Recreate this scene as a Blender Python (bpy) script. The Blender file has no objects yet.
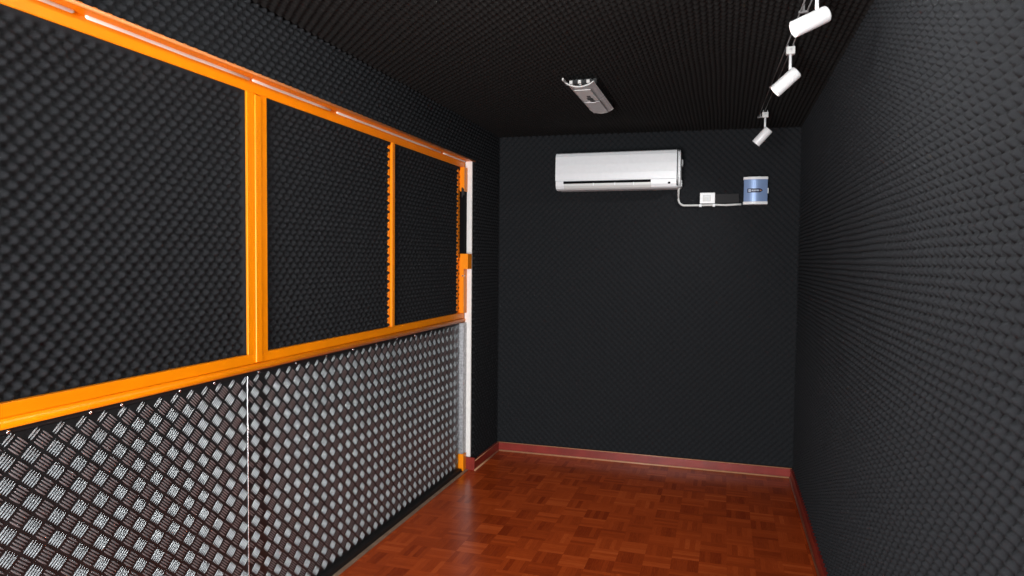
import bpy, bmesh, math, random
import numpy as np
from mathutils import Vector, Matrix

random.seed(7)
S = bpy.context.scene
LAMP_E = 60.0
SPOT_P = 22.0
COL = S.collection
PI = math.pi

# ------------------------------------------------------------------ dimensions (metres)
W, H = 2.093, 2.35            # room width and height
YR = -6.60                    # rear wall (behind the camera)
XP = -0.064                   # face of the orange frame, set back in the left wall
YJ = -0.532                   # end of the recess, where the left wall pier begins
ZH = 2.099                    # underside of the left wall header
YB = -5.50                    # other end of the recess (behind the camera)

# ------------------------------------------------------------------ materials
def new_mat(name):
    m = bpy.data.materials.new(name); m.use_nodes = True
    nt = m.node_tree
    return m, nt, nt.nodes['Principled BSDF']

def plain(name, col, rough=0.5, metal=0.0, spec=0.5, coat=0.0, noise=0.0, nscale=40.0, bump=0.0):
    m, nt, b = new_mat(name)
    b.inputs['Base Color'].default_value = (*col, 1)
    b.inputs['Roughness'].default_value = rough
    b.inputs['Metallic'].default_value = metal
    b.inputs['Specular IOR Level'].default_value = spec
    b.inputs['Coat Weight'].default_value = coat
    b.inputs['Coat Roughness'].default_value = 0.12
    tc = nt.nodes.new('ShaderNodeTexCoord')
    n = nt.nodes.new('ShaderNodeTexNoise'); n.inputs['Scale'].default_value = nscale
    n.inputs['Detail'].default_value = 4
    nt.links.new(tc.outputs['Object'], n.inputs['Vector'])
    if noise:
        r = nt.nodes.new('ShaderNodeValToRGB')
        r.color_ramp.elements[0].position = 0.3; r.color_ramp.elements[1].position = 0.7
        r.color_ramp.elements[0].color = (*[c*(1-noise) for c in col], 1)
        r.color_ramp.elements[1].color = (*[min(1, c*(1+noise)) for c in col], 1)
        nt.links.new(n.outputs['Fac'], r.inputs['Fac'])
        nt.links.new(r.outputs['Color'], b.inputs['Base Color'])
    if bump:
        bp = nt.nodes.new('ShaderNodeBump'); bp.inputs['Strength'].default_value = bump
        bp.inputs['Distance'].default_value = 0.002
        nt.links.new(n.outputs['Fac'], bp.inputs['Height'])
        nt.links.new(bp.outputs['Normal'], b.inputs['Normal'])
    return m

FOAM = plain('foam_black', (0.0122, 0.0133, 0.0152), 0.85, spec=0.2, noise=0.18, nscale=900, bump=0.25)
FOAM_C = plain('foam_brown_black', (0.0088, 0.0082, 0.0078), 0.85, spec=0.18, noise=0.18, nscale=900, bump=0.25)
BACKING = plain('backing_black', (0.02, 0.02, 0.022), 0.9, spec=0.2)
ORANGE = plain('orange_paint', (0.93, 0.262, 0.001), 0.36, spec=0.25, noise=0.05, nscale=6)
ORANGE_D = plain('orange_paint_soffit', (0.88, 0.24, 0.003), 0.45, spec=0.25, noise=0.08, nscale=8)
LIP = plain('orange_sealed_edge', (0.85, 0.30, 0.10), 0.3)
GLINT = plain('white_highlight', (0.90, 0.86, 0.78), 0.3)  # white put in for the highlight along the orange top rail
WHITE = plain('white_plastic', (0.80, 0.81, 0.82), 0.35, noise=0.02)
WHITE_W = plain('white_enamel', (0.86, 0.86, 0.86), 0.3)
JAMB = plain('white_jamb_paint', (0.84, 0.81, 0.77), 0.45, noise=0.05, nscale=30)
SILVER = plain('silver_plastic', (0.52, 0.53, 0.54), 0.35, metal=0.2)
DARKGAP = plain('dark_gap', (0.004, 0.004, 0.005), 0.8, spec=0.08)
RUBBER = plain('black_rubber', (0.012, 0.010, 0.010), 0.55, spec=0.3)
GALV = plain('galvanised', (0.42, 0.42, 0.43), 0.42, metal=0.7, noise=0.35, nscale=60)
TREAD = plain('tread_pale_bars', (0.385, 0.41, 0.425), 0.53, metal=0.93, noise=0.10, nscale=14)
TREAD_BASE = plain('tread_dark_sheet', (0.080, 0.088, 0.092), 0.30, metal=0.85, noise=0.2, nscale=20)  # flat sheet, coloured darker than its raised bars
STEEL = plain('bright_steel', (0.75, 0.75, 0.76), 0.25, metal=1.0)
RED = plain('mahogany_red', (0.23, 0.022, 0.014), 0.36, spec=0.35, coat=0.05, noise=0.2, nscale=9)
BEAD = plain('copper_bead', (0.50, 0.25, 0.13), 0.35, noise=0.1)
SILL = plain('grey_sill', (0.26, 0.165, 0.11), 0.45, noise=0.2, nscale=25)
TRACKM = plain('track_grey', (0.22, 0.22, 0.22), 0.4)
LAMPG = plain('lamp_grey', (0.50, 0.50, 0.50), 0.4, noise=0.12, nscale=50)
LAMPD = plain('lamp_dark_print', (0.03, 0.03, 0.03), 0.6)
LAMPW = plain('lamp_white', (0.62, 0.62, 0.60), 0.4)
NAVY = plain('navy_print', (0.008, 0.010, 0.05), 0.4)
PALE = plain('pale_print', (0.60, 0.68, 0.80), 0.5)
AMBER = plain('amber_print', (0.55, 0.30, 0.15), 0.5)
PATCH = plain('charcoal_plastic', (0.024, 0.024, 0.025), 0.8, spec=0.3)
CONCRETE = plain('outside_concrete', (0.45, 0.43, 0.40), 0.85, noise=0.15, nscale=3)

LENS = plain('spot_lens', (0.8, 0.8, 0.8), 0.3)
LENS.node_tree.nodes['Principled BSDF'].inputs['Emission Color'].default_value = (1, 0.98, 0.95, 1)
LENS.node_tree.nodes['Principled BSDF'].inputs['Emission Strength'].default_value = 3.0
def blue_front():
    m, nt, b = new_mat('blue_box_front')
    b.inputs['Base Color'].default_value = (0.25, 0.36, 0.60, 1)
    b.inputs['Metallic'].default_value = 0.25
    b.inputs['Roughness'].default_value = 0.30
    b.inputs['Coat Weight'].default_value = 0.5
    return m
BLUE = blue_front()

def parquet():
    m, nt, b = new_mat('mosaic_parquet')
    N, L = nt.nodes, nt.links
    def mth(op, a, c=None, d=None):
        n = N.new('ShaderNodeMath'); n.operation = op
        for i, v in enumerate((a, c, d)):
            if v is None: continue
            if isinstance(v, (int, float)): n.inputs[i].default_value = v
            else: L.new(v, n.inputs[i])
        return n.outputs[0]
    tc = N.new('ShaderNodeTexCoord'); sp = N.new('ShaderNodeSeparateXYZ')
    L.new(tc.outputs['Object'], sp.inputs[0])
    T = 0.128
    x = mth('DIVIDE', sp.outputs[0], T); y = mth('DIVIDE', sp.outputs[1], T)
    ix, iy = mth('FLOOR', x), mth('FLOOR', y)
    u, v = mth('FRACT', x), mth('FRACT', y)
    par = mth('FLOORED_MODULO', mth('ADD', ix, iy), 2)
    def mixv(a, c, f): return mth('ADD', mth('MULTIPLY', a, mth('SUBTRACT', 1, f)), mth('MULTIPLY', c, f))
    s = mixv(u, v, par); al = mixv(v, u, par)
    s5 = mth('MULTIPLY', s, 5); si = mth('FLOOR', s5); sf = mth('FRACT', s5)
    def rnd(a, c, d):
        cx = N.new('ShaderNodeCombineXYZ')
        for i, q in enumerate((a, c, d)):
            if isinstance(q, (int, float)): cx.inputs[i].default_value = q
            else: L.new(q, cx.inputs[i])
        w = N.new('ShaderNodeTexWhiteNoise'); w.noise_dimensions = '3D'
        L.new(cx.outputs[0], w.inputs['Vector']); return w.outputs['Value']
    rt = rnd(ix, iy, 3.3); rs = rnd(ix, iy, mth('ADD', si, 11.7))
    cg = N.new('ShaderNodeCombineXYZ')
    L.new(mth('ADD', mth('MULTIPLY', al, 1.6), mth('MULTIPLY', rs, 40)), cg.inputs[0])
    L.new(mth('MULTIPLY', s5, 3.0), cg.inputs[1]); L.new(rt, cg.inputs[2])
    g = N.new('ShaderNodeTexNoise'); g.inputs['Scale'].default_value = 2.2; g.inputs['Detail'].default_value = 4
    L.new(cg.outputs[0], g.inputs['Vector'])
    big = N.new('ShaderNodeTexNoise'); big.inputs['Scale'].default_value = 2.5; L.new(tc.outputs['Object'], big.inputs['Vector'])
    f = mth('ADD', mth('ADD', mth('MULTIPLY', rt, 0.30), mth('MULTIPLY', rs, 0.34)),
            mth('ADD', mth('MULTIPLY', par, 0.10), mth('MULTIPLY', mth('SUBTRACT', g.outputs['Fac'], 0.5), 0.55)))
    f = mth('ADD', f, mth('MULTIPLY', mth('SUBTRACT', big.outputs['Fac'], 0.5), 0.25))
    r = N.new('ShaderNodeValToRGB')
    e = r.color_ramp.elements
    e[0].position = 0.02; e[0].color = (0.25, 0.030, 0.0050, 1)
    e[1].position = 0.95; e[1].color = (0.66, 0.125, 0.026, 1)
    k = e.new(0.5); k.color = (0.45, 0.066, 0.0105, 1)
    L.new(f, r.inputs['Fac'])
    edge = mth('LESS_THAN', sf, 0.06)
    mx = N.new('ShaderNodeMixRGB'); mx.blend_type = 'MULTIPLY'
    L.new(mth('MULTIPLY', edge, 0.22), mx.inputs['Fac']); L.new(r.outputs['Color'], mx.inputs[1])
    mx.inputs[2].default_value = (0.3, 0.25, 0.2, 1)
    L.new(mx.outputs[0], b.inputs['Base Color'])
    b.inputs['Roughness'].default_value = 0.24
    b.inputs['Specular IOR Level'].default_value = 0.2
    bp = N.new('ShaderNodeBump'); bp.inputs['Strength'].default_value = 0.05; bp.inputs['Distance'].default_value = 0.001
    L.new(g.outputs['Fac'], bp.inputs['Height']); L.new(bp.outputs['Normal'], b.inputs['Normal'])
    return m
PARQUET = parquet()

# ------------------------------------------------------------------ mesh helpers
def link(o, parent=None):
    COL.objects.link(o)
    if parent is not None:
        o.parent = parent
    return o

def obj(name, bm, mat, parent=None, smooth=False, bevel=0.0, seg=2):
    me = bpy.data.meshes.new(name)
    bmesh.ops.recalc_face_normals(bm, faces=bm.faces)
    bm.to_mesh(me); bm.free()
    me.materials.append(mat)
    if smooth:
        me.polygons.foreach_set('use_smooth', [True]*len(me.polygons))
    o = bpy.data.objects.new(name, me)
    link(o, parent)
    if parent is not None:
        o.matrix_parent_inverse = parent_world(parent).inverted()
    if bevel:
        md = o.modifiers.new('bevel', 'BEVEL'); md.width = bevel; md.segments = seg
        md.limit_method = 'ANGLE'; md.angle_limit = math.radians(40)
    return o

def parent_world(p):
    m = Matrix.Translation(p.location) @ p.rotation_euler.to_matrix().to_4x4()
    if p.parent is not None:
        return parent_world(p.parent) @ p.matrix_parent_inverse @ m
    return m

def thing(name, label, cat, loc, group=None):
    o = bpy.data.objects.new(name, None); o.empty_display_size = 0.05
    o.location = loc; link(o)
    o['label'] = label; o['category'] = cat
    if group: o['group'] = group
    return o

def tag(o, label, cat, group=None):
    o['label'] = label; o['category'] = cat
    if group: o['group'] = group
    return o

def struct(o, label, cat):
    o['kind'] = 'structure'; o['label'] = label; o['category'] = cat
    return o

def box(bm, x0, x1, y0, y1, z0, z1):
    vs = [bm.verts.new(c) for c in ((x0,y0,z0),(x1,y0,z0),(x1,y1,z0),(x0,y1,z0),(x0,y0,z1),(x1,y0,z1),(x1,y1,z1),(x0,y1,z1))]
    for f in ((0,3,2,1),(4,5,6,7),(0,1,5,4),(1,2,6,5),(2,3,7,6),(3,0,4,7)):
        bm.faces.new([vs[i] for i in f])
    return bm

def boxes(*bs):
    bm = bmesh.new()
    for b in bs: box(bm, *b)
    return bm

def frame_axes(d):
    d = d.normalized()
    a = Vector((0,0,1)) if abs(d.z) < 0.9 else Vector((1,0,0))
    s = d.cross(a).normalized(); t = s.cross(d).normalized()
    return s, t

def tube(bm, pts, r, n=12, caps=True):
    pts = [Vector(p) for p in pts]; rings = []
    for i, p in enumerate(pts):
        if i == 0: d = pts[1]-p
        elif i == len(pts)-1: d = p-pts[i-1]
        else: d = (pts[i+1]-p).normalized()+(p-pts[i-1]).normalized()
        s, t = frame_axes(d)
        rr = r[i] if isinstance(r, (list, tuple)) else r
        rings.append([bm.verts.new(p + (s*math.cos(2*PI*k/n)+t*math.sin(2*PI*k/n))*rr) for k in range(n)])
    for a, b in zip(rings, rings[1:]):
        for k in range(n):
            bm.faces.new((a[k], a[(k+1)%n], b[(k+1)%n], b[k]))
    if caps:
        bm.faces.new(rings[0][::-1]); bm.faces.new(rings[-1])
    return bm

def lathe(bm, p0, axis, prof, n=32):
    """prof: list of (distance along axis, radius)"""
    axis = Vector(axis).normalized(); p0 = Vector(p0); s, t = frame_axes(axis)
    rings = []
    for a, r in prof:
        rings.append([bm.verts.new(p0 + axis*a + (s*math.cos(2*PI*k/n)+t*math.sin(2*PI*k/n))*max(r, 1e-5)) for k in range(n)])
    for a, b in zip(rings, rings[1:]):
        for k in range(n):
            bm.faces.new((a[k], a[(k+1)%n], b[(k+1)%n], b[k]))
    bm.faces.new(rings[0][::-1]); bm.faces.new(rings[-1])
    return bm

def prism_x(bm, prof, x0, x1):
    """profile of (y, z) swept along x"""
    a = [bm.verts.new((x0, y, z)) for y, z in prof]; b = [bm.verts.new((x1, y, z)) for y, z in prof]
    n = len(prof)
    for k in range(n):
        bm.faces.new((a[k], a[(k+1)%n], b[(k+1)%n], b[k]))
    bm.faces.new(a[::-1]); bm.faces.new(b)
    return bm

def prism_y(bm, prof, y0, y1):
    a = [bm.verts.new((x, y0, z)) for x, z in prof]; b = [bm.verts.new((x, y1, z)) for x, z in prof]
    n = len(prof)
    for k in range(n):
        bm.faces.new((a[k], a[(k+1)%n], b[(k+1)%n], b[k]))
    bm.faces.new(a[::-1]); bm.faces.new(b)
    return bm

# ------------------------------------------------------------------ egg-crate foam sheets
P_FOAM, A_FOAM = 0.046, 0.020
def foam_sheet(name, origin, eu, ev, en, lu, lv, parent, n_per=8, mask=None, amp=A_FOAM, seed=1, off=0.0, mat=None, edges=''):
    """height field over origin + u*eu + v*ev, bumps along en; one mesh per sheet"""
    rng = np.random.RandomState(seed)
    nu, nv = max(2, int(round(lu/P_FOAM*n_per))), max(2, int(round(lv/P_FOAM*n_per)))
    u = np.linspace(0, lu, nu+1); v = np.linspace(0, lv, nv+1)
    U, V = np.meshgrid(u, v, indexing='ij')
    wob = 0.0016*np.sin(U*9.1+seed)*np.cos(V*7.3+seed*2)
    k = 2*PI/P_FOAM
    c = np.cos(k*(U+wob))*np.cos(k*(V+wob*0.7))
    hgt = (0.5+0.5*c)**1.15
    # every bump stands a little differently
    cell = np.floor(U/(P_FOAM/2)+0.5).astype(int)*911 + np.floor(V/(P_FOAM/2)+0.5).astype(int)*31
    tab = rng.uniform(0.92, 1.05, 4096)
    hgt = hgt*tab[cell % 4096]
    # edges tucked tight against the frame bulge up to bump height
    for e in edges:
        d = {'r': lu-U, 'l': U, 't': lv-V, 'b': V}[e]
        k_ = np.clip((d-0.015)/0.014, 0, 1); hgt = 1-(1-hgt)*k_
    h = amp*(hgt-0.5) + off
    o, a, b, n = [np.array(q, float) for q in (origin, eu, ev, en)]
    Pm = o + U[..., None]*a + V[..., None]*b + h[..., None]*n
    co = Pm.reshape(-1, 3)
    I, J = np.meshgrid(np.arange(nu), np.arange(nv), indexing='ij')
    if mask is not None:
        keep = mask((U[:-1,:-1]+U[1:,1:])/2, (V[:-1,:-1]+V[1:,1:])/2)
        I, J = I[keep], J[keep]
    I, J = I.ravel(), J.ravel(); st = nv+1
    F = np.stack([I*st+J, (I+1)*st+J, (I+1)*st+J+1, I*st+J+1], 1)
    used = np.zeros(len(co), bool); used[F.ravel()] = True
    idx = np.cumsum(used)-1; co = co[used]; F = idx[F]
    me = bpy.data.meshes.new(name)
    me.vertices.add(len(co)); me.vertices.foreach_set('co', co.ravel().astype(np.float32))
    me.loops.add(F.size); me.loops.foreach_set('vertex_index', F.ravel().astype(np.int32))
    me.polygons.add(len(F)); me.polygons.foreach_set('loop_start', np.arange(0, F.size, 4, dtype=np.int32))
    me.polygons.foreach_set('use_smooth', np.ones(len(F), bool))
    me.update(calc_edges=True); me.validate()
    me.materials.append(mat or FOAM)
    ob = bpy.data.objects.new(name, me)
    link(ob, parent)
    if parent is not None:
        ob.matrix_parent_inverse = parent_world(parent).inverted()
    return ob

# ------------------------------------------------------------------ room shell
T = 0.15
BK = A_FOAM/2 + 0.006       # backing stands this far behind the mean foam plane
YF = -4.95                  # foam relief runs from the back wall to behind the camera
fl = obj('floor', boxes((-0.25, W+T, YR-T, T, -0.12, 0.0)), PARQUET)
struct(fl, 'reddish brown mosaic parquet floor', 'floor')

cl = obj('ceiling', boxes((-0.3, W+T, YR-T, T, H+BK, H+T)), BACKING)
struct(cl, 'black foam lined ceiling', 'ceiling')
foam_sheet('acoustic_foam', (-0.01, YF, H+0.004), (1,0,-0.011), (0,1,0), (0,0,-1), W+0.02, -YF+0.01, cl, 7, seed=3, mat=FOAM_C)

wb = obj('wall_back', boxes((-0.3, W+T, BK, T, 0, H+BK)), BACKING)
struct(wb, 'black foam lined back wall carrying the air conditioner', 'wall')
foam_sheet('acoustic_foam', (-0.01, 0, 0.0), (1,0,0), (0,0,1), (0,-1,0), W+0.02, H, wb, 7, seed=5, amp=0.016)

wr = obj('wall_right', boxes((W+BK, W+T, YR, BK, 0, H+BK)), BACKING)
struct(wr, 'black foam lined right wall', 'wall')
foam_sheet('acoustic_foam', (W, YF, 0.0), (0,1,0), (0,0,1), (-1,0,0), -YF, H, wr, 8, seed=7, amp=0.024)

wl = obj('wall_left', boxes((-0.25, -BK, YR, BK, ZH+0.012, H+BK), (-0.25, -BK, YJ+0.012, BK, 0, ZH+0.012),
                            (-0.25, -BK, YR, YB, 0, ZH+0.012), (-0.25, -0.13, YB, YJ+0.012, 0, ZH+0.012)), BACKING)
struct(wl, 'black foam lined left wall with a long recess', 'wall')
foam_sheet('acoustic_foam', (0, YF, 0.0), (0,1,0), (0,0,1), (1,0,0), -YF, H, wl, 8, seed=9,
           mask=lambda u, v: (v > ZH+0.006) | (u+YF > YJ+0.004))

# rear wall behind the camera, with an open doorway to the daylight
DX0, DX1, DZ = 0.10, 1.62, 1.98
re = obj('wall_rear', boxes((-0.25, DX0, YR-T, YR, 0, H+BK), (DX1, W+T, YR-T, YR, 0, H+BK), (DX0, DX1, YR-T, YR, DZ, H+BK)), BACKING)
struct(re, 'rear wall with an open doorway', 'wall')
gr = obj('ground', boxes((-12, 14, -26, YR-T-0.01, -0.25, -0.13)), CONCRETE)
struct(gr, 'pale concrete ground outside the doorway', 'ground')

# ------------------------------------------------------------------ baseboards
BH = 0.066
def board(name, bm, label, bead_bm):
    o = struct(obj(name, bm, RED, bevel=0.003), label, 'baseboard')
    o2 = obj('bead', bead_bm, BEAD, o, smooth=True)
    return o
D0 = A_FOAM/2 + 0.002
bm = boxes((0.02, W-0.02, -D0-0.010, -0.0005, 0, BH))
bd = tube(bmesh.new(), [(0.012, -D0-0.013, 0.004), (W-0.012, -D0-0.013, 0.004)], 0.006)
tube(bd, [(0.012, -D0-0.010, BH), (W-0.012, -D0-0.010, BH)], 0.0028)
board('baseboard_back', bm, 'mahogany red baseboard along the back wall', bd)
bm = boxes((-0.001, D0+0.010, YJ-0.012, -0.02, 0, BH), (XP+0.001, D0+0.010, YJ-0.018, YJ-0.006, 0, BH+0.022))
bd = tube(bmesh.new(), [(D0+0.013, YJ-0.018, 0.004), (D0+0.013, -0.02, 0.004)], 0.006)
tube(bd, [(D0+0.009, YJ-0.010, BH), (D0+0.009, -0.02, BH)], 0.0028)
board('baseboard_left', bm, 'mahogany red baseboard returning round the left wall end', bd)
bm = boxes((W-D0-0.010, W-0.0005, YR+0.02, -0.02, 0, BH))
bd = tube(bmesh.new(), [(W-D0-0.013, YR+0.02, 0.004), (W-D0-0.013, -0.02, 0.004)], 0.006)
board('baseboard_right', bm, 'mahogany red baseboard along the right wall', bd)

# white jamb on the end face of the left wall pier
jm = obj('trim_1', boxes((XP+0.002, -0.014, YJ-0.006, YJ+0.012, BH+0.023, ZH+0.012)), JAMB, bevel=0.002)
struct(jm, 'white vertical jamb strip at the end of the orange frame', 'trim')
# grey sill on the floor below the tread plates
sl = obj('trim_2', boxes((-0.0455, -0.022, YB, YJ-0.019, 0, 0.006)), SILL, bevel=0.002)
struct(sl, 'thin grey sill strip on the floor below the metal plates', 'trim')

# ------------------------------------------------------------------ orange steel frame in the recess
fr = thing('steel_frame', 'bright orange steel frame around three black foam panels on the left', 'frame', (XP-0.02, -2.7, 1.01))
FD = 0.045                       # depth of the bars
ZB0, ZB1, ZT = 1.043, 1.079, 2.054
Y_ML, Y_MR = -2.767, -2.652      # double mullion
def bar(name, b, mat=ORANGE, bev=0.0015, parent=fr, smooth=False):
    return obj(name, boxes(b), mat, parent, bevel=bev, smooth=smooth)
bar('top_rail', (XP-FD, XP, YB, YJ-0.007, ZT, ZH))
hc = bar('head_channel', (XP-0.01, -0.004, YB, YJ-0.007, ZH, ZH+0.011), ORANGE_D)
lip = obj('head_lip', tube(bmesh.new(), [(0.006, YB, ZH-0.001), (0.006, YJ-0.007, ZH-0.001)], 0.0055), LIP, fr, smooth=True)
sb = bmesh.new()  # white cord with gaps, imitates the broken highlight on the rail's upper edge
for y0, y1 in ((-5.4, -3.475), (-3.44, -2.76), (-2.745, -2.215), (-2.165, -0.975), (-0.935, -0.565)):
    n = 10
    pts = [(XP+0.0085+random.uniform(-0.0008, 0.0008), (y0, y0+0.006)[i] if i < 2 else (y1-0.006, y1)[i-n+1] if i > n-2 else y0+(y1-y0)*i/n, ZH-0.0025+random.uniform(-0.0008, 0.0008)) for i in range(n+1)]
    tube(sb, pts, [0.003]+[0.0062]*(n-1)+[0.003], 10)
obj('highlight_cord', sb, GLINT, fr, smooth=True)
bar('bottom_rail', (XP-FD, XP, YB, YJ-0.007, ZB0, ZB1))
# rounded tube below the rail, a shade proud of it
prof = []
for k in range(9):
    a = -PI/2 + PI*k/8
    prof.append((XP-0.006+0.017*math.cos(a), 1.0275+0.0145*math.sin(a)))
prof += [(XP-FD, 1.042), (XP-FD, 1.013)]
tb = obj('sill_tube', prism_y(bmesh.new(), prof, YB, YJ-0.007), ORANGE, fr, smooth=False)
for p in tb.data.polygons: p.use_smooth = abs(p.normal.y) < 0.5 and p.normal.x > 0.1
bar('stile', (XP-FD, XP+0.001, Y_ML, Y_ML+0.040, ZB1, ZT))
bar('stile', (XP-FD, XP+0.001, Y_MR-0.037, Y_MR, ZB1, ZT))
bar('cover_strip', (XP-0.03, XP+0.006, Y_ML+0.0412, Y_MR-0.0382, ZB0+0.002, ZT-0.004), bev=0.003)
bar('glazing_bar', (XP-FD, XP+0.001, -1.606, -1.576, ZB1, ZT))
bar('glazing_flange', (XP-FD, XP-0.0125, -1.624, -1.6065, ZB1, ZT))
XS = -0.045                      # the end upright stands prouder than the rest
bar('stile', (XP-FD, XS, -0.600, YJ-0.007, ZB1, 1.452))
bar('stile', (XP-FD, XS, -0.600, YJ-0.007, 1.895, ZT))
bar('stile_flange', (XP-FD, XP-0.0125, -0.642, -0.6005, ZB1, ZT), ORANGE_D)
bar('slot', (XP-FD, XS-0.004, -0.590, YJ-0.008, 1.4525, 1.8945), DARKGAP, 0)
bar('stile', (XP-FD, XP, YB, YB+0.06, ZB1, ZT))
lk = bar('lock_box', (XP-0.004, -0.012, -0.612, YJ-0.0065, 1.376, 1.478), bev=0.002)
obj('bolt', lathe(bmesh.new(), (XP+0.010, -0.592, 1.33), (0,-1,0), [(0,0.013),(0.004,0.013),(0.006,0.010),(0.006,0.006),(0.010,0.005)], 14), STEEL, fr, smooth=False)
lt = bmesh.new()
box(lt, XP+0.002, XS-0.002, -0.606, -0.5915, 1.868, 1.888)
box(lt, XP+0.008, XS-0.002, -0.604, -0.5925, 1.888, 1.912)
tube(lt, [(XP+0.006, -0.604, 1.918), (XP+0.006, -0.604, 1.855)], 0.006, 8)
obj('latch', lt, RUBBER, fr)
# black strip under the tube, with rivets
st = bar('edge_strip', (XP-0.02, XP-0.005, YB, -0.62, 1.0000, 1.0128), RUBBER, 0.001)
for y in (-3.905, -3.666, -3.433, -3.328, -3.10, -2.94, -2.70, -2.46, -2.23, -2.0, -1.77, -1.54, -1.31, -1.08, -0.85):
    obj('rivet', lathe(bmesh.new(), (XP-0.005, y, 1.0035+random.uniform(-0.0015, 0.0015)), (1,0,0), [(0,0.0055),(0.0015,0.005),(0.003,0.003),(0.0036,0.0005)], 10), STEEL, st, smooth=True)
bar('edge_trim', (XP-0.03, XS, -0.600, YJ-0.007, 0.122, 1.012), GALV)
bar('foot', (XP-0.03, -0.040, -0.600, YJ-0.0185, 0.0065, 0.121))
bar('kick_strip', (XP-0.03, -0.0460, YB, -0.618, 0.0005, 0.026), RUBBER, 0.001)

# foam filling the three openings
def infill(y0, y1, label, seed, edges='t'):
    o = foam_sheet('foam_panel', (XP-0.017, y0, ZB1-0.012), (0,1,0), (0,0,1), (1,0,0), y1-y0, ZT-ZB1+0.016, None, 8, seed=seed, amp=0.020, edges=edges)
    # solid slab behind the relief, so that the panel has its thickness
    sb_ = obj('slab', boxes((XP-0.055, XP-0.028, y0, y1, ZB1-0.01, ZT+0.002)), BACKING, o)
    tag(o, label, 'foam panel')
    return o
infill(-5.42, Y_ML+0.010, 'largest black egg-crate foam panel, nearest on the left of the double orange upright', 21, 'tr')
infill(Y_MR-0.004, -1.612, 'middle black egg-crate foam panel between double upright and thin orange bar', 22)
infill(-1.580, -0.616, 'narrowest black egg-crate foam panel, farthest along the orange frame', 23)

# ------------------------------------------------------------------ aluminium tread plates
PY, PZ = 0.068, 0.062
def tread(name, y0, y1, z0, z1, xf, label, ystart=None):
    V, F = [], []
    # the sheet itself
    x0 = xf-0.004
    c = [(x0,y0,z0),(xf,y0,z0),(xf,y1,z0),(x0,y1,z0),(x0,y0,z1),(xf,y0,z1),(xf,y1,z1),(x0,y1,z1)]
    V += c
    F += [(0,3,2,1),(4,5,6,7),(0,1,5,4),(1,2,6,5),(2,3,7,6),(3,0,4,7)]
    L, wd, hh, gap = 0.0405, 0.0029, 0.0030, 0.0083
    dl = math.hypot(PY, PZ); gy, gz = PY/dl, PZ/dl
    def one(cy, cz, dy, dz):
        b = len(V)
        ny, nz = -dz, dy
        prof = ((-1.0, 0.0), (-0.8, 0.62), (-0.35, 1.0), (0.35, 1.0), (0.8, 0.62), (1.0, 0.0))
        low, top = [], []
        for t, w in prof:
            for s in ((1, -1) if 0 < w else (1,)):
                low.append((xf-0.0003, cy+dy*t*L/2+ny*w*wd*s, cz+dz*t*L/2+nz*w*wd*s))
        V.extend(low)
        tops = [(-0.72, 0.55), (-0.35, 1.0), (0.35, 1.0), (0.72, 0.55)]
        for t, k in tops:
            V.append((xf+hh*k, cy+dy*t*L/2, cz+dz*t*L/2))
        # low indices: 0 | 1 2 | 3 4 | 5 6 | 7 8 | 9 ; tops 10..13
        q = lambda *a: F.append(tuple(b+i for i in a))
        q(0, 1, 10); q(0, 10, 2)
        q(1, 3, 11, 10); q(2, 10, 11, 4)
        q(3, 5, 12, 11); q(4, 11, 12, 6)
        q(5, 7, 13, 12); q(6, 12, 13, 8)
        q(7, 9, 13); q(8, 13, 9)
    ys = ystart if ystart is not None else y0
    m = 0.018
    i0, i1 = int(math.floor(ys/PY*2)), int(math.ceil(y1/PY*2))
    j0, j1 = int(math.floor(z0/PZ*2)), int(math.ceil(z1/PZ*2))
    for i in range(i0, i1+1):
        for j in range(j0, j1+1):
            if (i+j) % 2: continue
            cy, cz = i*PY/2, j*PZ/2
            dy, dz = (gy, gz) if i % 2 == 0 else (gy, -gz)
            for k in range(-2, 3):
                py, pz = cy + gy*gap*k, cz - math.copysign(gz, dz)*gap*k
                if y0+0.010 < py < y1-0.010 and z0+0.022 < pz < z1-0.010 and py > ys:
                    one(py, pz, dy, dz)
    me = bpy.data.meshes.new(name); me.from_pydata(V, [], F); me.update()
    me.materials.append(TREAD_BASE); me.materials.append(TREAD)
    me.polygons.foreach_set('material_index', [0]*6+[1]*(len(F)-6))
    bm = bmesh.new(); bm.from_mesh(me); bmesh.ops.recalc_face_normals(bm, faces=bm.faces)
    bm.to_mesh(me); bm.free()
    o = bpy.data.objects.new(name, me); link(o)
    return tag(o, label, 'metal plate')
XT = XP-0.010
tread('tread_plate', YB, -2.7605, 0.027, 0.9985, XT, 'large aluminium five-bar tread plate, nearest on the left below the orange rail', -4.5)
tread('tread_plate', -2.7600, -2.674, 0.027, 0.9985, XT+0.002, 'narrow vertical aluminium tread strip joining the two large plates')
tread('tread_plate', -2.6735, -0.613, 0.027, 0.9985, XT, 'long aluminium tread plate at the far end, right of the joint strip')
tag(obj('joint_strip', boxes((XT+0.0005, XT+0.0035, -2.7640, -2.7602, 0.027, 0.998)), STEEL, bevel=0.0008),
    'thin bright vertical edge strip where the nearest tread plate ends', 'edge strip')

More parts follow.
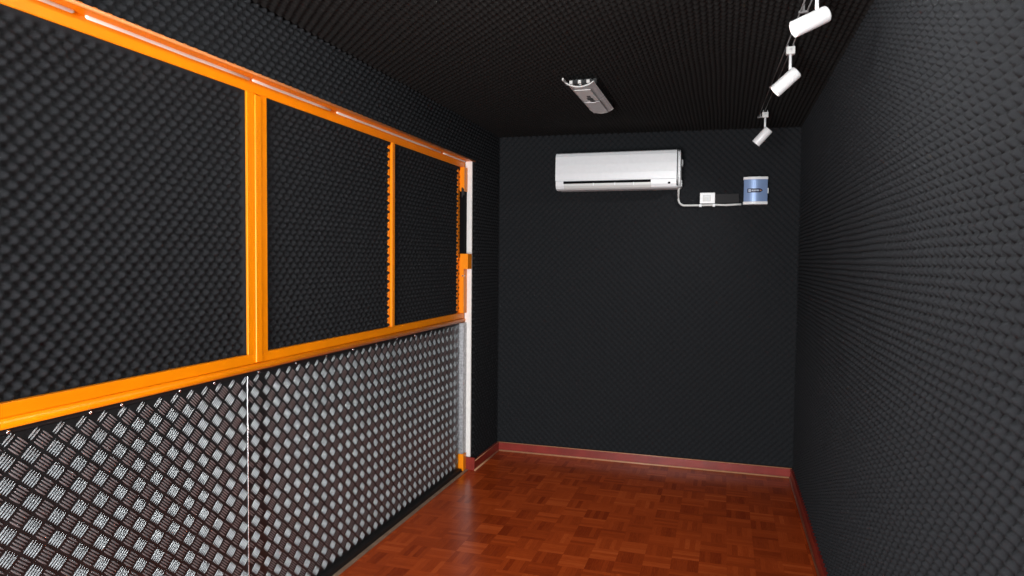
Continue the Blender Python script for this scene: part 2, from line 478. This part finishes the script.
# ------------------------------------------------------------------ air conditioner
ac = thing('air_conditioner', 'white wall-mounted split air conditioner on the black back wall', 'air conditioner', (0.89, -0.01, 1.93))
X0, X1 = 0.478, 1.306
WB = -D0+0.004                 # where things fixed to the back wall begin
body = [(WB, 2.175), (-0.05, 2.190), (-0.150, 2.188), (-0.176, 2.176), (-0.184, 2.150), (-0.186, 2.00), (-0.182, 1.985),
        (-0.165, 1.970), (-0.150, 1.955), (-0.120, 1.940), (-0.06, 1.934), (WB, 1.934)]
o = obj('body', prism_x(bmesh.new(), body, X0+0.004, X1+0.012), WHITE, ac, bevel=0.004)
fp = [(-0.150, 2.1905), (-0.176, 2.182), (-0.188, 2.160), (-0.1935, 2.10), (-0.1945, 2.04), (-0.192, 1.992), (-0.186, 1.992), (-0.186, 2.15), (-0.172, 2.172), (-0.150, 2.1885)]
o = obj('front_panel', prism_x(bmesh.new(), fp, X0, X1), WHITE, ac, bevel=0.002)
# lower band with the slot
lb = [(-0.192, 1.991), (-0.190, 1.960), (-0.180, 1.940), (-0.160, 1.931), (-0.120, 1.929), (-0.120, 1.945), (-0.165, 1.968), (-0.1825, 1.986), (-0.184, 1.991)]
o = obj('lower_band', prism_x(bmesh.new(), lb, X0+0.002, X1-0.001), WHITE, ac, bevel=0.002)
obj('air_slot', boxes((0.537, 1.137, -0.1935, -0.180, 1.9715, 1.9890)), DARKGAP, ac)
lv = [(-0.196, 1.9715), (-0.1945, 1.955), (-0.186, 1.940), (-0.178, 1.934), (-0.176, 1.938), (-0.190, 1.960), (-0.190, 1.9715)]
fl_ = obj('flap', prism_x(bmesh.new(), lv, 0.540, 1.140), LAMPW, ac, bevel=0.001)
for x in (0.745, 0.893, 1.02):
    obj('vane_clip', boxes((x, x+0.006, -0.1975, -0.188, 1.955, 1.9735)), WHITE, fl_)
obj('sensor_window', boxes((1.250, 1.266, -0.1945, -0.188, 1.958, 1.971)), DARKGAP, ac, bevel=0.002)
obj('seam', boxes((X1+0.0005, X1+0.006, -0.187, -0.150, 1.950, 2.183)), DARKGAP, ac)
sc_ = [(WB, 2.182), (-0.140, 2.186), (-0.166, 2.172), (-0.172, 2.145), (-0.172, 2.00), (-0.150, 1.962), (-0.110, 1.942), (WB, 1.940)]
o = obj('side_cover', prism_x(bmesh.new(), sc_, X1+0.0125, X1+0.022), WHITE, ac, bevel=0.003)
obj('pipe_cover', boxes((X1+0.020, X1+0.034, -0.075, -0.02, 2.085, 2.135)), SILVER, ac, bevel=0.008)
obj('drain_cover', boxes((X1+0.020, X1+0.030, -0.095, -0.03, 1.945, 1.995)), SILVER, ac, bevel=0.008)

# white cable down from the unit and along to the socket and the box
def arc(cx, cz, r, a0, a1, y, n=8):
    return [(cx+r*math.cos(a0+(a1-a0)*i/n), y, cz+r*math.sin(a0+(a1-a0)*i/n)) for i in range(n+1)]
yc = WB-0.014
pts = [(1.318, -0.08, 1.955), (1.312, -0.06, 1.925), (1.309, yc-0.01, 1.895)] + arc(1.353, 1.866, 0.042, PI, 1.5*PI, yc) + [(1.46, yc, 1.824), (1.56, yc, 1.826), (1.62, yc, 1.823), (1.68, yc, 1.826), (1.722, yc, 1.827)]
cb = obj('cable', tube(bmesh.new(), pts, 0.0072, 10), LAMPW, None, smooth=True)
tag(cb, 'white cable curving from the air conditioner down and along to the blue box', 'cable')

# ------------------------------------------------------------------ socket box
so = thing('socket_box', 'small white square socket box on the back wall above the cable', 'socket', (1.502, WB, 1.836))
obj('back_box', boxes((1.456, 1.549, WB-0.030, WB, 1.836, 1.905)), WHITE, so, bevel=0.003)
fpn = boxes((1.453, 1.552, WB-0.037, WB-0.0305, 1.834, 1.907))
obj('face_plate', fpn, WHITE_W, so, bevel=0.003)
obj('insert', boxes((1.472, 1.524, WB-0.041, WB-0.0372, 1.848, 1.890)), LAMPW, so, bevel=0.002)
obj('switch_slot', boxes((1.474, 1.524, WB-0.0425, WB-0.0412, 1.880, 1.886), (1.500, 1.512, WB-0.0425, WB-0.0412, 1.853, 1.872)), SILVER, so)
for x in (1.448, 1.536):
    obj('cable_clip', boxes((x, x+0.018, WB-0.028, WB, 1.812, 1.832)), WHITE, so, bevel=0.003)

# charcoal cover between socket and box
pc = obj('cover_plate', boxes((1.5535, 1.706, WB-0.012, WB, 1.838, 1.900)), PATCH, None, bevel=0.002)
tag(pc, 'flat charcoal cover plate between the white socket and the blue box', 'cover plate')

# ------------------------------------------------------------------ blue control box
bx = thing('control_box', 'small blue box with white end caps and navy arrow label on back wall', 'box', (1.808, WB, 1.828))
BX0, BX1, BZ0, BZ1 = 1.731, 1.886, 1.822, 2.004
def curved(x0, x1, z0, z1, yb, dep, bulge, n=14):
    bm = bmesh.new(); rows = []
    for z in (z0, z1):
        r = [bm.verts.new((x0, yb, z))]
        for i in range(n+1):
            t = i/n; r.append(bm.verts.new((x0+(x1-x0)*t, yb-dep-bulge*math.sin(PI*t), z)))
        r.append(bm.verts.new((x1, yb, z))); rows.append(r)
    a, b = rows; m = len(a)
    for k in range(m):
        bm.faces.new((a[k], a[(k+1)%m], b[(k+1)%m], b[k]))
    bm.faces.new(a[::-1]); bm.faces.new(b)
    return bm
obj('casing', curved(BX0+0.004, BX1-0.002, BZ0+0.018, BZ1-0.016, WB, 0.052, 0.016), BLUE, bx, bevel=0.002)
obj('end_cap', curved(BX0, BX1, BZ0, BZ0+0.0195, WB, 0.055, 0.016), WHITE_W, bx, bevel=0.003)
obj('end_cap', curved(BX0, BX1, BZ1-0.0175, BZ1, WB, 0.055, 0.016), WHITE_W, bx, bevel=0.003)
obj('cable_gland', lathe(bmesh.new(), (1.768, WB-0.035, BZ1-0.001), (0,0,1), [(0,0.012),(0.004,0.012),(0.005,0.009),(0.006,0.006)], 12), SILVER, bx)
obj('cable_gland', lathe(bmesh.new(), (1.832, WB-0.035, BZ1-0.001), (0,0,1), [(0,0.012),(0.004,0.012),(0.005,0.009),(0.006,0.006)], 12), SILVER, bx)
obj('side_latch', boxes((BX1-0.003, BX1+0.004, WB-0.045, WB-0.02, 1.895, 1.930)), WHITE, bx, bevel=0.001)
# arrow-ended label wrapped on the curved front
def front_y(x):
    x0, x1 = BX0+0.004, BX1-0.002
    return WB-0.052-0.016*math.sin(PI*min(1, max(0, (x-x0)/(x1-x0))))
def wrapped(outline_fn, x0, x1, lift, n=16):
    bm = bmesh.new(); lo, hi = [], []
    for i in range(n+1):
        x = x0+(x1-x0)*i/n; a, b = outline_fn(x); y = front_y(x)-lift
        lo.append((bm.verts.new((x, y, a)), bm.verts.new((x, y+0.0012, a)))); hi.append((bm.verts.new((x, y, b)), bm.verts.new((x, y+0.0012, b))))
    for i in range(n):
        bm.faces.new((lo[i][0], lo[i+1][0], hi[i+1][0], hi[i][0]))
        bm.faces.new((lo[i][1], hi[i][1], hi[i+1][1], lo[i+1][1]))
        bm.faces.new((lo[i][0], lo[i][1], lo[i+1][1], lo[i+1][0]))
        bm.faces.new((hi[i][0], hi[i+1][0], hi[i+1][1], hi[i][1]))
    bm.faces.new((lo[0][0], hi[0][0], hi[0][1], lo[0][1])); bm.faces.new((lo[n][0], lo[n][1], hi[n][1], hi[n][0]))
    return bm
ZC, HHL = 1.913, 0.0135
def arrow(x):
    k = max(0.0, (x-1.838)/0.014); h = HHL*(1-0.75*min(1, k)); return ZC-h, ZC+h
lab = obj('arrow_label', wrapped(arrow, 1.757, 1.852, 0.0012), NAVY, bx)
obj('square_mark', wrapped(lambda x: (ZC-0.0085, ZC+0.0085), 1.7635, 1.778, 0.0022, 4), PALE, lab)
obj('square_mark_hole', wrapped(lambda x: (ZC-0.004, ZC+0.004), 1.768, 1.7735, 0.0030, 3), BLUE, lab)
wd = bmesh.new()
for i, w in enumerate((0.006, 0.004, 0.006, 0.005, 0.006, 0.004)):
    x = 1.784+i*0.0082
    t = wrapped(lambda q: (ZC-0.0036, ZC+0.0044), x, x+w, 0.0022, 2)
    me_ = bpy.data.meshes.new('tmp'); t.to_mesh(me_); t.free(); wd.from_mesh(me_); bpy.data.meshes.remove(me_)
obj('lettering', wd, PALE, lab)
obj('arrow_mark', wrapped(lambda x: (ZC-0.0045*(1-(x-1.836)/0.012), ZC+0.0045*(1-(x-1.836)/0.012)), 1.836, 1.8475, 0.0022, 4), AMBER, lab)

# ------------------------------------------------------------------ ceiling lamp fixture
cf = thing('ceiling_lamp', 'grey elongated lamp fixture with open near end on the black ceiling', 'lamp', (0.935, -1.37, H-0.004))
LY0, LY1, LXC = -1.60, -1.00, 0.937
ZT_ = H-0.010
def lamp_sec(w, d, n=14, z=ZT_):
    return [(LXC-w+2*w*i/n, z-0.038-d*math.sin(PI*i/n)**0.75) for i in range(n+1)]
outer = lamp_sec(0.068, 0.024); inner = lamp_sec(0.064, 0.020)
def shell(bm, out, inn, y0, y1):
    """open curved trough with wall thickness"""
    A = [[bm.verts.new((x, y, z)) for x, z in out] for y in (y0, y1)]
    B = [[bm.verts.new((x, y, z)) for x, z in inn] for y in (y0, y1)]
    n = len(out)
    for i in range(n-1):
        bm.faces.new((A[0][i], A[0][i+1], A[1][i+1], A[1][i])); bm.faces.new((B[0][i], B[1][i], B[1][i+1], B[0][i+1]))
        for q in (0, 1): bm.faces.new((A[q][i], B[q][i], B[q][i+1], A[q][i+1]))
    for i in (0, n-1): bm.faces.new((A[0][i], A[1][i], B[1][i], B[0][i]))
    return bm
YM = -1.30
obj('housing', shell(bmesh.new(), outer, inner, LY0, YM-0.006), LAMPG, cf, smooth=False)
obj('housing', shell(bmesh.new(), outer, inner, YM+0.006, LY1), LAMPG, cf, smooth=False)
obj('joint_band', shell(bmesh.new(), lamp_sec(0.066, 0.0225), inner, YM-0.006, YM+0.006), LAMPD, cf)
obj('end_rim', shell(bmesh.new(), lamp_sec(0.071, 0.0265), inner, LY0-0.014, LY0), LAMPW, cf)
ecb = bmesh.new(); pr = lamp_sec(0.070, 0.0255); prism_y(ecb, pr, LY1, LY1+0.014)
obj('end_cap', ecb, LAMPW, cf, bevel=0.002)
obj('base_plate', boxes((LXC-0.064, LXC+0.064, LY0+0.09, LY1+0.01, H-0.0465, H-0.006)), LAMPD, cf, bevel=0.002)
for dx in (-0.042, 0.0, 0.042):
    lg = boxes((LXC+dx-0.008, LXC+dx+0.008, LY0-0.018, LY0+0.004, H-0.056, H-0.040), (LXC+dx-0.005, LXC+dx+0.005, LY0+0.004, LY0+0.04, H-0.058, H-0.046))
    obj('lug', lg, LAMPW, cf, bevel=0.002)
obj('bracket', boxes((LXC-0.078, LXC-0.070, LY0-0.055, LY0+0.05, H-0.046, H-0.034)), LAMPW, cf, bevel=0.002)
def flat_sec(w, zz): return [(LXC-w, zz), (LXC+w, zz), (LXC+w*0.92, zz-0.004), (LXC-w*0.92, zz-0.004)]
zf = ZT_-0.038-0.0225
pn = obj('diffuser_panel', prism_y(bmesh.new(), flat_sec(0.042, zf), LY0+0.05, YM-0.015), LAMPW, cf, bevel=0.001)
obj('printed_mark', boxes((LXC-0.002, LXC+0.016, LY0+0.17, LY0+0.205, zf-0.0052, zf-0.0042), (LXC-0.010, LXC+0.020, LY0+0.215, LY0+0.26, zf-0.0052, zf-0.0042),
                          (LXC-0.004, LXC+0.022, LY0+0.268, LY0+0.30, zf-0.0052, zf-0.0042)), LAMPD, pn)
pn2 = obj('diffuser_panel', prism_y(bmesh.new(), flat_sec(0.044, zf), YM+0.012, LY1-0.015), LAMPG, cf, bevel=0.001)
obj('divider', boxes((LXC-0.030, LXC+0.020, YM+0.015, YM+0.024, zf-0.006, zf-0.0042)), WHITE, pn2)

# ------------------------------------------------------------------ spotlights on a two-rod track
tr = thing('lighting_track', 'dark two-rod lighting track under the ceiling carrying three spotlights', 'track', (1.85, -1.9, 2.31))
def track_x(y): return 1.815 + (y+0.65)*(1.876-1.815)/(-2.57+0.65)
ZK = 2.312
for s in (-0.011, 0.011):
    obj('rod', tube(bmesh.new(), [(track_x(-3.6)+s, -3.6, ZK), (track_x(-0.45)+s, -0.45, ZK)], 0.0028, 8), TRACKM, tr, smooth=True)
for y in (-3.55, -2.30, -1.22, -0.48):
    x = track_x(y)
    obj('hanger', boxes((x-0.016, x+0.016, y-0.006, y+0.006, ZK-0.004, ZK+0.004), (x-0.004, x+0.004, y-0.004, y+0.004, ZK+0.004, H+0.008)), TRACKM, tr, bevel=0.001)

RS, LS = 0.0262, 0.118
def spotlight(label, front, rear, top):
    """front/rear: centres of the two ends of the can; top: where the stem meets the clamp"""
    f, r, tp = Vector(front), Vector(rear), Vector(top)
    t = thing('spotlight', label, 'spotlight', tp, 'white spotlights on the ceiling track')
    ax = (r-f).normalized()
    L = (r-f).length
    prof = [(0.003, RS*0.80), (0.0, RS*0.88), (0.0, RS*0.985), (0.0015, RS), (L-0.006, RS), (L-0.002, RS*0.95), (L, RS*0.84)]
    obj('can', lathe(bmesh.new(), f, ax, prof, 36), WHITE_W, t, smooth=False)
    can = t.children[0]
    for p in can.data.polygons: p.use_smooth = abs(p.normal.dot(ax)) < 0.9
    obj('lens', lathe(bmesh.new(), f+ax*0.0015, ax, [(0, RS*0.78), (0.001, RS*0.79)], 28), LENS, t)
    ld = bpy.data.lights.new('spot_beam', 'SPOT'); ld.energy = SPOT_P; ld.spot_size = math.radians(130); ld.spot_blend = 1.0
    ld.shadow_soft_size = 0.02; ld.color = (1.0, 0.99, 0.97)
    lo = bpy.data.objects.new('spot_beam', ld); lo.location = f-ax*0.004
    lo.rotation_euler = (-ax).to_track_quat('-Z', 'Y').to_euler(); COL.objects.link(lo)
    mid = f + ax*(L*0.70)
    st_top = Vector((tp.x, tp.y, tp.z-0.030))
    low = Vector((tp.x, tp.y, mid.z+RS*0.75))
    obj('stem', tube(bmesh.new(), [st_top, low], 0.0058, 14), WHITE_W, t, smooth=True)
    obj('swivel', lathe(bmesh.new(), low-Vector((0,0,0.004)), (0,0,1), [(0,0.010),(0.006,0.010),(0.010,0.007)], 14), WHITE_W, t)
    cl_ = boxes((tp.x-0.017, tp.x+0.017, tp.y-0.013, tp.y+0.013, tp.z-0.032, tp.z-0.002))
    c = obj('clamp', cl_, LAMPW, t, bevel=0.003)
    obj('clamp_screw', lathe(bmesh.new(), (tp.x, tp.y-0.013, tp.z-0.014), (0,-1,0), [(0,0.005),(0.003,0.005),(0.004,0.003)], 10), SILVER, c)
    for s in (-0.011, 0.011):
        hk = [(tp.x+s, tp.y-0.004, tp.z-0.004), (tp.x+s, tp.y-0.006, ZK+0.004), (tp.x+s, tp.y, ZK+0.0065), (tp.x+s, tp.y+0.006, ZK+0.003), (tp.x+s, tp.y+0.007, ZK-0.006)]
        obj('hook', tube(bmesh.new(), hk, 0.0024, 8), SILVER, t, smooth=True)
    return t
SPOTS = [
    ('nearest and largest white cylinder spotlight on the ceiling track', (1.8139, -2.5762, 2.1695), (1.9132, -2.5519, 2.2175), (1.8814, -2.5597, 2.308)),
    ('middle white cylinder spotlight on the ceiling track', (1.8025, -1.9101, 2.1321), (1.8854, -1.9127, 2.2072), (1.8588, -1.9119, 2.308)),
    ('farthest and smallest white cylinder spotlight, hanging nearest the back wall', (1.7816, -0.6338, 2.1299), (1.8527, -0.6503, 2.2085), (1.8299, -0.645, 2.308))]
for lab_, a, b, c in SPOTS: spotlight(lab_, a, b, c)

# ------------------------------------------------------------------ camera
cam_d = bpy.data.cameras.new('camera'); cam = bpy.data.objects.new('camera', cam_d); COL.objects.link(cam)
F_PX = 690.0
cam_d.sensor_fit = 'HORIZONTAL'; cam_d.sensor_width = 36.0; cam_d.lens = F_PX/1024*36.0
cam_d.clip_start = 0.02
yaw, pitch, roll = -0.29867066, 0.041964185, 0.0092328637
fw = Vector((math.sin(yaw)*math.cos(pitch), math.cos(yaw)*math.cos(pitch), -math.sin(pitch)))
rt = Vector((math.cos(yaw), -math.sin(yaw), 0)); up = rt.cross(fw)
r2 = rt*math.cos(roll)+up*math.sin(roll); u2 = up*math.cos(roll)-rt*math.sin(roll)
M = Matrix((r2, u2, -fw)).transposed().to_4x4(); M.translation = Vector((1.62451924, -4.92212522, 1.44552746))
cam.matrix_world = M
S.camera = cam

# ------------------------------------------------------------------ light: daylight through the doorway, a lamp behind the camera
wo = bpy.data.worlds.new('sky'); S.world = wo; wo.use_nodes = True
bg = wo.node_tree.nodes['Background']; bg.inputs['Color'].default_value = (0.93, 0.97, 1.0, 1); bg.inputs['Strength'].default_value = 1.0
def area(name, loc, rot, sx, sy, power, col=(1,1,1)):
    d = bpy.data.lights.new(name, 'AREA'); d.shape = 'RECTANGLE'; d.size = sx; d.size_y = sy; d.energy = power; d.color = col
    o = bpy.data.objects.new(name, d); o.location = loc; o.rotation_euler = rot; COL.objects.link(o); return o
area('doorway_daylight', ((DX0+DX1)/2, YR-0.10, DZ/2), (PI/2, 0, 0), DX1-DX0, DZ-0.04, 300, (0.95, 0.98, 1.0))
# the lit lamp of the room: a second fixture on the ceiling, above and just in front of the camera
lm, nt, b = new_mat('lit_diffuser')
b.inputs['Base Color'].default_value = (0.8, 0.8, 0.8, 1)
b.inputs['Emission Color'].default_value = (1.0, 0.99, 0.97, 1); b.inputs['Emission Strength'].default_value = LAMP_E
rl = thing('ceiling_lamp', 'lit white tube lamp on the ceiling at the near end of the room', 'lamp', (1.3, -3.35, H-0.004))
obj('base_plate', boxes((1.24, 1.36, -3.72, -2.98, H-0.030, H-0.004)), LAMPW, rl, bevel=0.003)
obj('diffuser', tube(bmesh.new(), [(1.3, -3.68, H-0.085), (1.3, -3.02, H-0.085)], 0.050, 24), lm, rl, smooth=True)
for y in (-3.70, -3.00):
    obj('end_cap', lathe(bmesh.new(), (1.3, y-0.015, H-0.085), (0,1,0), [(0,0.050),(0.004,0.055),(0.026,0.055),(0.030,0.050)], 24), LAMPW, rl, smooth=False)
    obj('holder', boxes((1.285, 1.315, y-0.010, y+0.010, H-0.040, H-0.028)), LAMPW, rl)

S.view_settings.view_transform = 'Standard'; S.view_settings.look = 'None'
S.view_settings.gamma = 1.0; S.view_settings.use_curve_mapping = False
S.view_settings.exposure = 0.0
